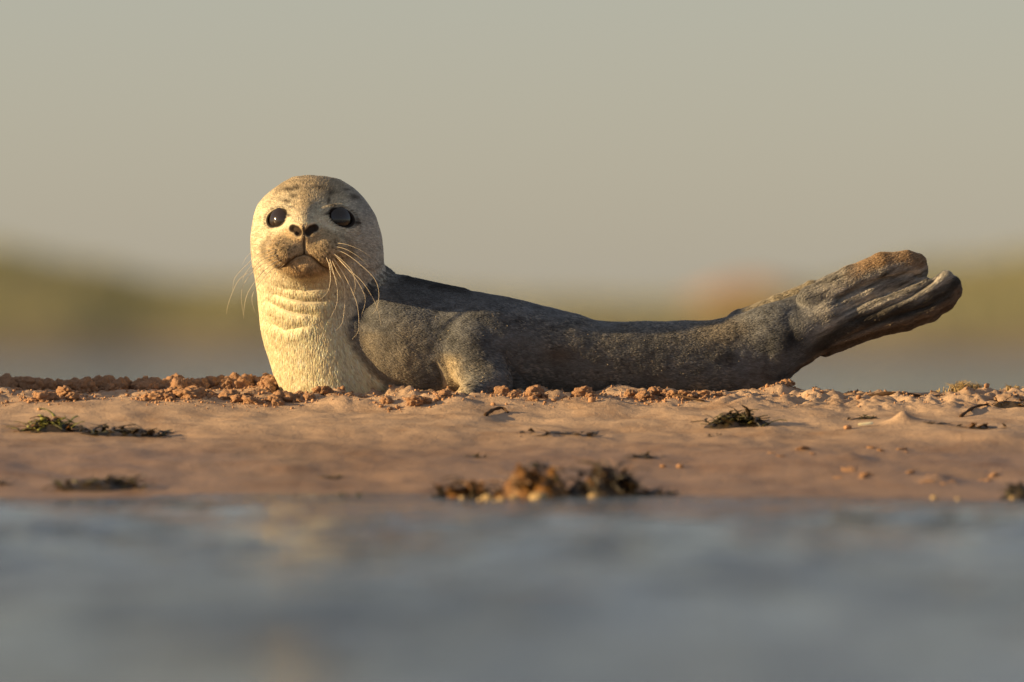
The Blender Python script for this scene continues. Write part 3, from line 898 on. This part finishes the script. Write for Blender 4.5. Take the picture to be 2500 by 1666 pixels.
def put_clump(x, y, r, label, group, sink=.35, flat=1.0):
    o = bpy.data.objects.new('sand_clump', random.choice(CL)); COL.objects.link(o)
    z = float(ground(np.array([x]), np.array([y]))[0])
    o.location = (x, y, z + r*(.82 - sink) - r*.25)
    o.rotation_euler = (random.uniform(-.4, .4), random.uniform(-.4, .4), random.uniform(0, 6.28))
    s = r; o.scale = (s*random.uniform(.85, 1.25), s*random.uniform(.85, 1.2), s*random.uniform(.6, .9)*flat)
    o['label'] = label; o['category'] = 'sand clump'; o['group'] = group
# (u0, u1, Y0, Y1, r0px, r1px, n, where)
ROWS = [(-30, 680, -.03, .08, 14, 27, 130, 'dull brown crumbly sand clump on the bare shaded ridge crest'),
        (-20, 170, -.24, -.13, 13, 26, 14, 'orange sunlit sand clump beside the green-topped weed heap'),
        (300, 480, -.20, -.12, 12, 25, 20, 'orange sunlit sand clump below the bare shaded ridge crest'),
        (560, 790, -.21, -.12, 12, 26, 22, 'sunlit crumbly sand clump in front of the seal\'s pale chest'),
        (660, 930, -.17, -.13, 8, 16, 9, 'shaded little sand clump touching the seal\'s pale chest'),
        (960, 1110, -.24, -.18, 12, 24, 8, 'crumbly sand clump at the seal\'s fore flipper'),
        (1220, 1420, -.19, -.13, 13, 28, 14, 'crumbly sand clump heaped against the seal\'s belly'),
        (1500, 1620, -.17, -.12, 12, 24, 10, 'crumbly sand clump heaped by the seal\'s lower back'),
        (1640, 1770, -.16, -.11, 12, 22, 14, 'crumbly sand clump in the block under the seal\'s hips'),
        (1890, 2010, -.06, .02, 8, 18, 9, 'crumbly sand clump on the hump below the raised flippers'),
        (2020, 2260, -.02, .05, 6, 11, 16, 'small sand clump on the ridge by the dry weed tuft')]
CENT = []
for (u0, u1, y0, y1, r0, r1_, n, lab) in ROWS:
    nc = max(2, n//4 if n < 100 else n//2)
    cs = [(random.uniform(u0, u1), random.uniform(y0, y1)) for _ in range(nc)]
    for i in range(n):
        cu, cy_ = cs[i % nc]; big = i < nc
        uu = cu + (0 if big else random.gauss(0, 1.1*r1_)); yy = cy_ + (0 if big else random.gauss(0, .9*r1_*S))
        rr_ = r1_*random.uniform(.8, 1.05) if big else random.uniform(r0*.6, r1_*.75)
        xx = (uu - 1250)*S*(D + yy)/D
        put_clump(xx, yy, rr_*S, lab if ('small' in lab or 'little' in lab) else lab.replace('sand clump', 'large sand clump' if big else 'small sand clump'), 'crumbled sand clumps along the ridge', .05 if n > 100 else .3, 1.5 if n > 100 else 1.0); CENT.append((xx, yy, rr_*S))
# fine crumbs nobody could count
CE = np.array(CENT)
n = 5200
ci = RNG.integers(0, len(CE), n)
cx = CE[ci, 0] + RNG.normal(0, 1, n)*(CE[ci, 2]*1.6 + .004); cy = CE[ci, 1] + RNG.normal(0, 1, n)*(CE[ci, 2]*1.5 + .004)
n2 = 1500
cx = np.concatenate([cx, RNG.uniform(-.82, .82, n2)]); cy = np.concatenate([cy, RNG.normal(-.09, .05, n2)]); n = len(cx)
cz = ground(cx, cy)
bm = bmesh.new(); bmesh.ops.create_icosphere(bm, subdivisions=1, radius=1)
iv = np.array([v.co[:] for v in bm.verts]); jf = np.array([[v.index for v in f.verts] for f in bm.faces]); bm.free()
cr = RNG.gamma(1.3, 1.1, n)*S + .9*S
jit = RNG.uniform(.55, 1.4, (n, len(iv), 1))
V = (np.stack([cx, cy, cz + cr*.3], 1)[:, None, :] + iv[None]*jit*cr[:, None, None]).reshape(-1, 3)
F = (jf[None] + len(iv)*np.arange(n)[:, None, None]).reshape(-1, 3)
link('sand_crumbs', mesh_np('sand_crumbs', V, F), M_CLUMP, kind='stuff', label='loose crumbs of sand scattered over the ridge', category='sand')

# ------------------------------------------------------------------ weed, stones, shell, twigs
def frond_mesh(seed, length=1.0, width=.12, curl=.6, n=9):
    r = np.random.default_rng(seed)
    th = r.uniform(-.4, .4); pitch = r.uniform(.2, .9)
    p = np.zeros(3); pts = []
    head = r.uniform(0, 6.28)
    for i in range(n):
        pts.append(p.copy())
        head += r.normal(0, curl*.5); pitch -= curl*r.uniform(.05, .42)
        step = length/(n-1)
        p = p + step*np.array([math.cos(head)*math.cos(pitch), math.sin(head)*math.cos(pitch), math.sin(pitch)])
        p[2] = max(p[2], .0)
    pts = np.array(pts); V, F = [], []
    for i in range(n):
        t = pts[min(i+1, n-1)] - pts[max(i-1, 0)]; t /= np.linalg.norm(t) + 1e-9
        s_ = np.cross(t, [0, 0, 1]); s_ /= np.linalg.norm(s_) + 1e-6
        wv = width*(.35 + .65*math.sin(math.pi*min(1, .15 + i/(n-1)*.95)))*(1 + .3*math.sin(i*2.1 + seed))
        up = np.cross(s_, t)*width*.18
        for a in (pts[i] - s_*wv, pts[i] + up, pts[i] + s_*wv, pts[i] - up): V.append(a)
    for i in range(n-1):
        for k_ in range(4): F.append((i*4 + k_, i*4 + (k_+1) % 4, (i+1)*4 + (k_+1) % 4, (i+1)*4 + k_))
    return mesh_np('frond', np.array(V), np.array(F))
FR = {}
for key, mat in (('dark', M_WEED_DARK), ('amber', M_WEED_AMBER), ('olive', M_WEED_OLIVE), ('green', M_WEED_GREEN)):
    FR[key] = []
    for i in range(7):
        m_ = frond_mesh(300 + i + 17*len(FR)); m_.materials.append(mat); FR[key].append(m_)
def weed(px, py, wpx, hpx, n, mix, label, name='seaweed_clump', length=.5, flat=False):
    """a heap of fronds: base at photograph pixel (px, py), wpx wide and hpx tall in the photograph"""
    x, y = hit(px, py); k = (D + y)/D*S
    z = float(ground(np.array([x]), np.array([y]))[0])
    o = empty(name, (x, y, z - .002), label=label, category='seaweed')
    # matted mass under the loose fronds
    na, nr = 28, 7; V = [(0, 0, hpx*k*.5)]; F3 = []; F4 = []; sd_ = random.uniform(0, 90)
    qq, bb = np.meshgrid(np.arange(1, nr)/(nr-1), np.arange(na)*6.2832/na, indexing='ij')
    edge_ = 1 + .35*noise(np.cos(bb)*1.7 + sd_, np.sin(bb)*1.7)
    xx = np.cos(bb)*qq*wpx*.44*k*edge_; yy = np.sin(bb)*qq*min(wpx*.22, 70)*k*edge_*1.3
    lump = 1 + .5*noise(xx/(12*k) + sd_, yy/(12*k), 3.1) + .9*noise(xx/(40*k) + sd_, yy/(40*k), 7.1)
    gz = ground(x + xx, y + yy) - z
    zz = gz + np.where(qq < .999, hpx*k*.5*np.maximum(.2, lump)*(1 - qq*qq), -.004)
    V = V + [tuple(t_) for t_ in np.stack([xx.ravel(), yy.ravel(), zz.ravel()], 1)]
    for b_ in range(na): F3.append((0, 1 + b_, 1 + (b_+1) % na))
    for a_ in range(nr-2):
        for b_ in range(na):
            i0 = 1 + a_*na; F4.append((i0 + b_, i0 + na + b_, i0 + na + (b_+1) % na, i0 + (b_+1) % na))
    main_ = 'green' if len(mix) == 1 and 'green' in mix else 'amber' if mix.get('amber', 0) > 4 else 'dark'
    link('weed_mat', mesh_np('weed_mat', np.array(V), [np.array(F3), np.array(F4)]), {'dark': M_WEED_DARK, 'amber': M_WEED_AMBER, 'olive': M_WEED_OLIVE, 'green': M_WEED_GREEN}[main_], o)
    for i in range(n):
        t = random.gauss(0, .42); t = max(-1, min(1, t)) if not flat else random.uniform(-1, 1)
        dome = math.sqrt(max(0, 1 - t*t))
        f = bpy.data.objects.new('frond', random.choice(FR[random.choices(list(mix), list(mix.values()))[0]])); COL.objects.link(f)
        f.parent = o
        dx_ = t*wpx*.42*k; dy_ = random.uniform(-.30, .30)*min(wpx*.5, 180)*k
        dz = float(ground(np.array([x + dx_]), np.array([y + dy_]))[0]) - z
        f.location = (dx_, dy_, dz + .002 + random.uniform(.1, .62)*hpx*k*dome*math.sqrt(max(.1, 1 - (dy_/(min(wpx*.5, 180)*k*.36))**2)))
        L_ = random.uniform(.5, 1.1)*length*min(wpx*.36, 66)*k
        f.rotation_euler = (random.uniform(-.3, .3), random.uniform(-.3, .3), random.uniform(0, 6.28))
        f.scale = (L_, L_, min(L_, hpx*k*1.3))
    return o
weed(1135, 1226, 170, 84, 70, {'dark': 3, 'amber': 5}, 'amber seaweed heap beside the pebbles at the water\'s edge', length=1.1)
weed(1310, 1230, 270, 150, 140, {'dark': 3, 'amber': 6, 'olive': 1}, 'tallest amber-brown seaweed heap above the yellowish pebbles', length=1.0)
weed(1480, 1230, 250, 150, 110, {'dark': 8, 'amber': 2}, 'blackish seaweed heap touching the tallest amber heap', length=1.1)
weed(1590, 1232, 200, 50, 40, {'dark': 1}, 'low black seaweed trailing from the blackish heap into water', length=1.1)
weed(1795, 1042, 185, 52, 110, {'olive': 6, 'dark': 2}, 'rounded olive seaweed tuft on the smooth sand', length=.8)
weed(130, 1052, 190, 46, 70, {'olive': 3, 'amber': 2, 'green': 3}, 'green-topped weed heap with amber fronds beside sand clumps', length=.8)
weed(290, 1058, 260, 26, 50, {'dark': 3, 'olive': 1}, 'dark weed strand trailing from the green-topped heap', length=1.0, flat=True)
weed(1365, 1064, 240, 9, 24, {'dark': 1}, 'thin dark weed strand lying alone on smooth sand', length=.8, flat=True)
weed(1165, 1112, 90, 10, 12, {'dark': 2, 'olive': 1}, 'small dark weed scrap above the tallest amber seaweed heap', length=.8)
weed(1575, 1118, 120, 16, 16, {'dark': 2, 'olive': 1}, 'dark weed scrap below the olive tuft', length=.8)
weed(245, 1194, 260, 40, 50, {'dark': 3, 'olive': 2}, 'long flat dark weed mat near the waterline', length=.9, flat=True)
weed(812, 1160, 70, 16, 14, {'dark': 1, 'olive': 2}, 'little olive-black weed scrap midway to the waterline', length=.9)
weed(2480, 1222, 110, 64, 40, {'dark': 3, 'olive': 2}, 'dark upright weed lump by the waterline', length=.9)
weed(1740, 1065, 60, 12, 10, {'dark': 1}, 'tiny dark weed scrap just below the olive tuft', length=.8)
weed(2110, 1022, 100, 12, 14, {'dark': 1, 'olive': 1}, 'dark weed scrap beside the conical sand mound', length=.8)
weed(2470, 990, 110, 26, 26, {'dark': 2, 'amber': 1}, 'dark brown weed heap behind the arching stalk', length=.9)
weed(2290, 1047, 90, 10, 12, {'dark': 1}, 'dark scrap of weed in the lee of the conical mound', length=.9)
weed(2400, 1055, 160, 10, 18, {'dark': 2, 'amber': 2}, 'reddish brown weed strand past the conical mound', length=.9, flat=True)
weed(5, 1185, 60, 24, 12, {'dark': 1}, 'dark weed lump beside the long flat weed mat', length=.9)
weed(900, 1216, 380, 6, 26, {'green': 1}, 'pale green weed line floating along the waterline', length=.7, flat=True)

def stick(pts, r, mat, name, label, cat):
    W3 = []
    for (px, py, up) in pts:
        x, y = hit(px, py); z = float(ground(np.array([x]), np.array([y]))[0]); W3.append((x, y, z + up*S))
    W3 = np.array(catmull(W3, 5)); o0 = W3[0].copy()
    V, F = tube(W3 - o0, np.linspace(r, r*.5, len(W3))*S*(1 + .25*np.sin(np.arange(len(W3))*1.7)), 7)
    link(name, mesh_np(name, V, F), mat, loc=tuple(o0), label=label, category=cat)
stick([(2345, 1016, 2), (2372, 1002, 4), (2402, 990, 6), (2450, 982, 5), (2510, 978, 3)], 4, M_TWIG, 'weed_stalk', 'dark arching weed stalk on a sandy hump', 'stalk')
stick([(2090, 966, 3), (2170, 968, 5), (2250, 968, 4), (2310, 967, 3)], 5, M_TWIG, 'twig', 'dark straight twig lying by the dry weed tuft', 'twig')
stick([(1612, 972, 3), (1660, 978, 5), (1720, 984, 2)], 4.5, M_TWIG, 'twig', 'reddish twig lying below the sand under the seal\'s hips', 'twig')
stick([(1185, 1022, 2), (1200, 1010, 8), (1225, 1004, 9), (1240, 1008, 3)], 5, M_TWIG, 'twig', 'short curved dark twig near the fore flipper', 'twig')

# razor shell: a long half tube
x, y = hit(2113, 1046); z = float(ground(np.array([x]), np.array([y]))[0])
V, F = [], []
na, nl = 9, 8
for i in range(nl):
    xx = (i/(nl-1) - .5)*36*S; rr_ = 5.2*S*(1 if 0 < i < nl-1 else .75)
    for j in range(na):
        an = -.25 + j/(na-1)*(math.pi + .5); V.append((xx, rr_*math.cos(an), rr_*math.sin(an)))
    for j in range(na):
        an = -.25 + j/(na-1)*(math.pi + .5); V.append((xx, rr_*.8*math.cos(an), rr_*.8*math.sin(an)))
for i in range(nl-1):
    for j in range(2*na):
        jn = (j + 1) % (2*na)
        if j == na-1 or j == 2*na-1: continue
        F.append((i*2*na + j, i*2*na + jn, (i+1)*2*na + jn, (i+1)*2*na + j))
o = link('razor_shell', mesh_np('razor_shell', np.array(V), np.array(F)), M_SHELL, loc=(x, y, z + .003), label='pale yellow elongated shell lying beside the conical sand mound', category='shell')
o.rotation_euler = (0, R(-6), R(8))

# dry weed tuft on the ridge
def tuft(px, Y, wpx, hpx, n, label):
    x = (px - 1250)*S*(D + Y)/D; z = float(ground(np.array([x]), np.array([Y]))[0])
    o = empty('dry_weed_tuft', (x, Y, z), label=label, category='weed tuft')
    AV, AF, off = [], [], 0
    for i in range(n):
        t = random.gauss(0, .4); t = max(-1, min(1, t))
        b = np.array([t*wpx*.5*S, random.uniform(-.3, .3)*wpx*.4*S, 0])
        hgt = hpx*S*random.uniform(.35, 1.0)*math.sqrt(max(.05, 1 - t*t)); an = random.uniform(0, 6.28); sp = random.uniform(.2, 1.0)*hgt
        c3 = [b, b + np.array([math.cos(an)*sp*.3, math.sin(an)*sp*.3, hgt*.6]), b + np.array([math.cos(an)*sp, math.sin(an)*sp, hgt*random.uniform(.6, 1)])]
        pp = catmull(c3, 3); V, F = tube(pp, np.linspace(1.4, .5, len(pp))*S, 4)
        AV.append(V); AF.append(F[0] + off); off += len(V)
    link('stems', mesh_np('stems', np.concatenate(AV), np.concatenate(AF)), M_STRAW, o, kind='stuff')
tuft(2355, -.02, 140, 34, 170, 'dry straw-coloured weed tuft on the ridge crest')
tuft(2470, -.03, 60, 18, 50, 'low brown dry weed tuft behind the arching stalk')

def stone_mesh(seed):
    bm = bmesh.new(); bmesh.ops.create_icosphere(bm, subdivisions=3, radius=1)
    r = np.random.default_rng(seed); sc = np.array([1, r.uniform(.7, .9), r.uniform(.5, .75)])
    for v in bm.verts:
        c = np.array(v.co[:]); c = c*(1 + .22*float(noise(*(c*1.2 + seed))) + .06*float(noise(*(c*3.1 + seed))))
        v.co = c*sc
    me = bpy.data.meshes.new('pebble'); bm.to_mesh(me); bm.free(); me.shade_smooth(); return me
ST = {}
for k_, m_ in (('pale', M_PEBBLE), ('red', M_REDSTONE)):
    ST[k_] = [stone_mesh(20 + i + (50 if k_ == 'red' else 0)) for i in range(4)]
    for q in ST[k_]: q.materials.append(m_)
def pebble(px, py, r, kind, label, group=None):
    x, y = hit(px, py); z = max(float(ground(np.array([x]), np.array([y]))[0]), -.004)
    o = bpy.data.objects.new('pebble', random.choice(ST[kind])); COL.objects.link(o)
    k = r*S*(D + y)/D; o.scale = (k, k, k); o.location = (x, y, z + k*.28); o.rotation_euler = (0, 0, random.uniform(0, 6.28))
    o['label'] = label; o['category'] = 'pebble'
    if group: o['group'] = group
for (px, py, r) in ((1192, 1240, 17), (1226, 1246, 12), (1256, 1238, 15), (1292, 1232, 22), (1316, 1244, 24), (1345, 1238, 11), (1130, 1236, 13), (1172, 1248, 9), (1450, 1238, 19), (1470, 1248, 10), (1515, 1226, 12), (1210, 1254, 8), (1385, 1246, 8)):
    pebble(px, py, r, 'pale', 'yellowish pebble at the wet foot of the amber seaweed', 'pebbles under the seaweed heap')
for (px, py, r) in ((2045, 1164, 24), (2080, 1152, 30), (2118, 1162, 26), (2100, 1168, 20), (2262, 1182, 30), (2295, 1172, 34), (2335, 1182, 26), (2310, 1188, 20), (2215, 1158, 20), (2395, 1166, 26), (2420, 1156, 22),
                    (2130, 1102, 18), (2150, 1108, 13), (2195, 1104, 18), (2215, 1110, 13), (1885, 1118, 14), (1905, 1124, 12), (1960, 1112, 16), (1990, 1120, 12)):
    x, y = hit(px, py)
    put_clump(x, y, r*S*(D + y)/D, 'orange sand lump on damp sand between shell and waterline', 'orange sand lumps on the damp sand', .80, .55)
for (px, py, r) in ((2280, 1222, 10), (2340, 1240, 9), (2475, 1226, 10)):
    pebble(px, py, r, 'pale', 'tiny glinting pebble in the shallows by the dark upright weed', 'glinting pebbles in the shallows')
for (px, py, r) in ((2070, 1053, 12), (1660, 1134, 9), (1618, 1134, 8)):
    pebble(px, py, r, 'red', 'small rounded orange stone lying alone on open sand', 'scattered small stones on open sand')
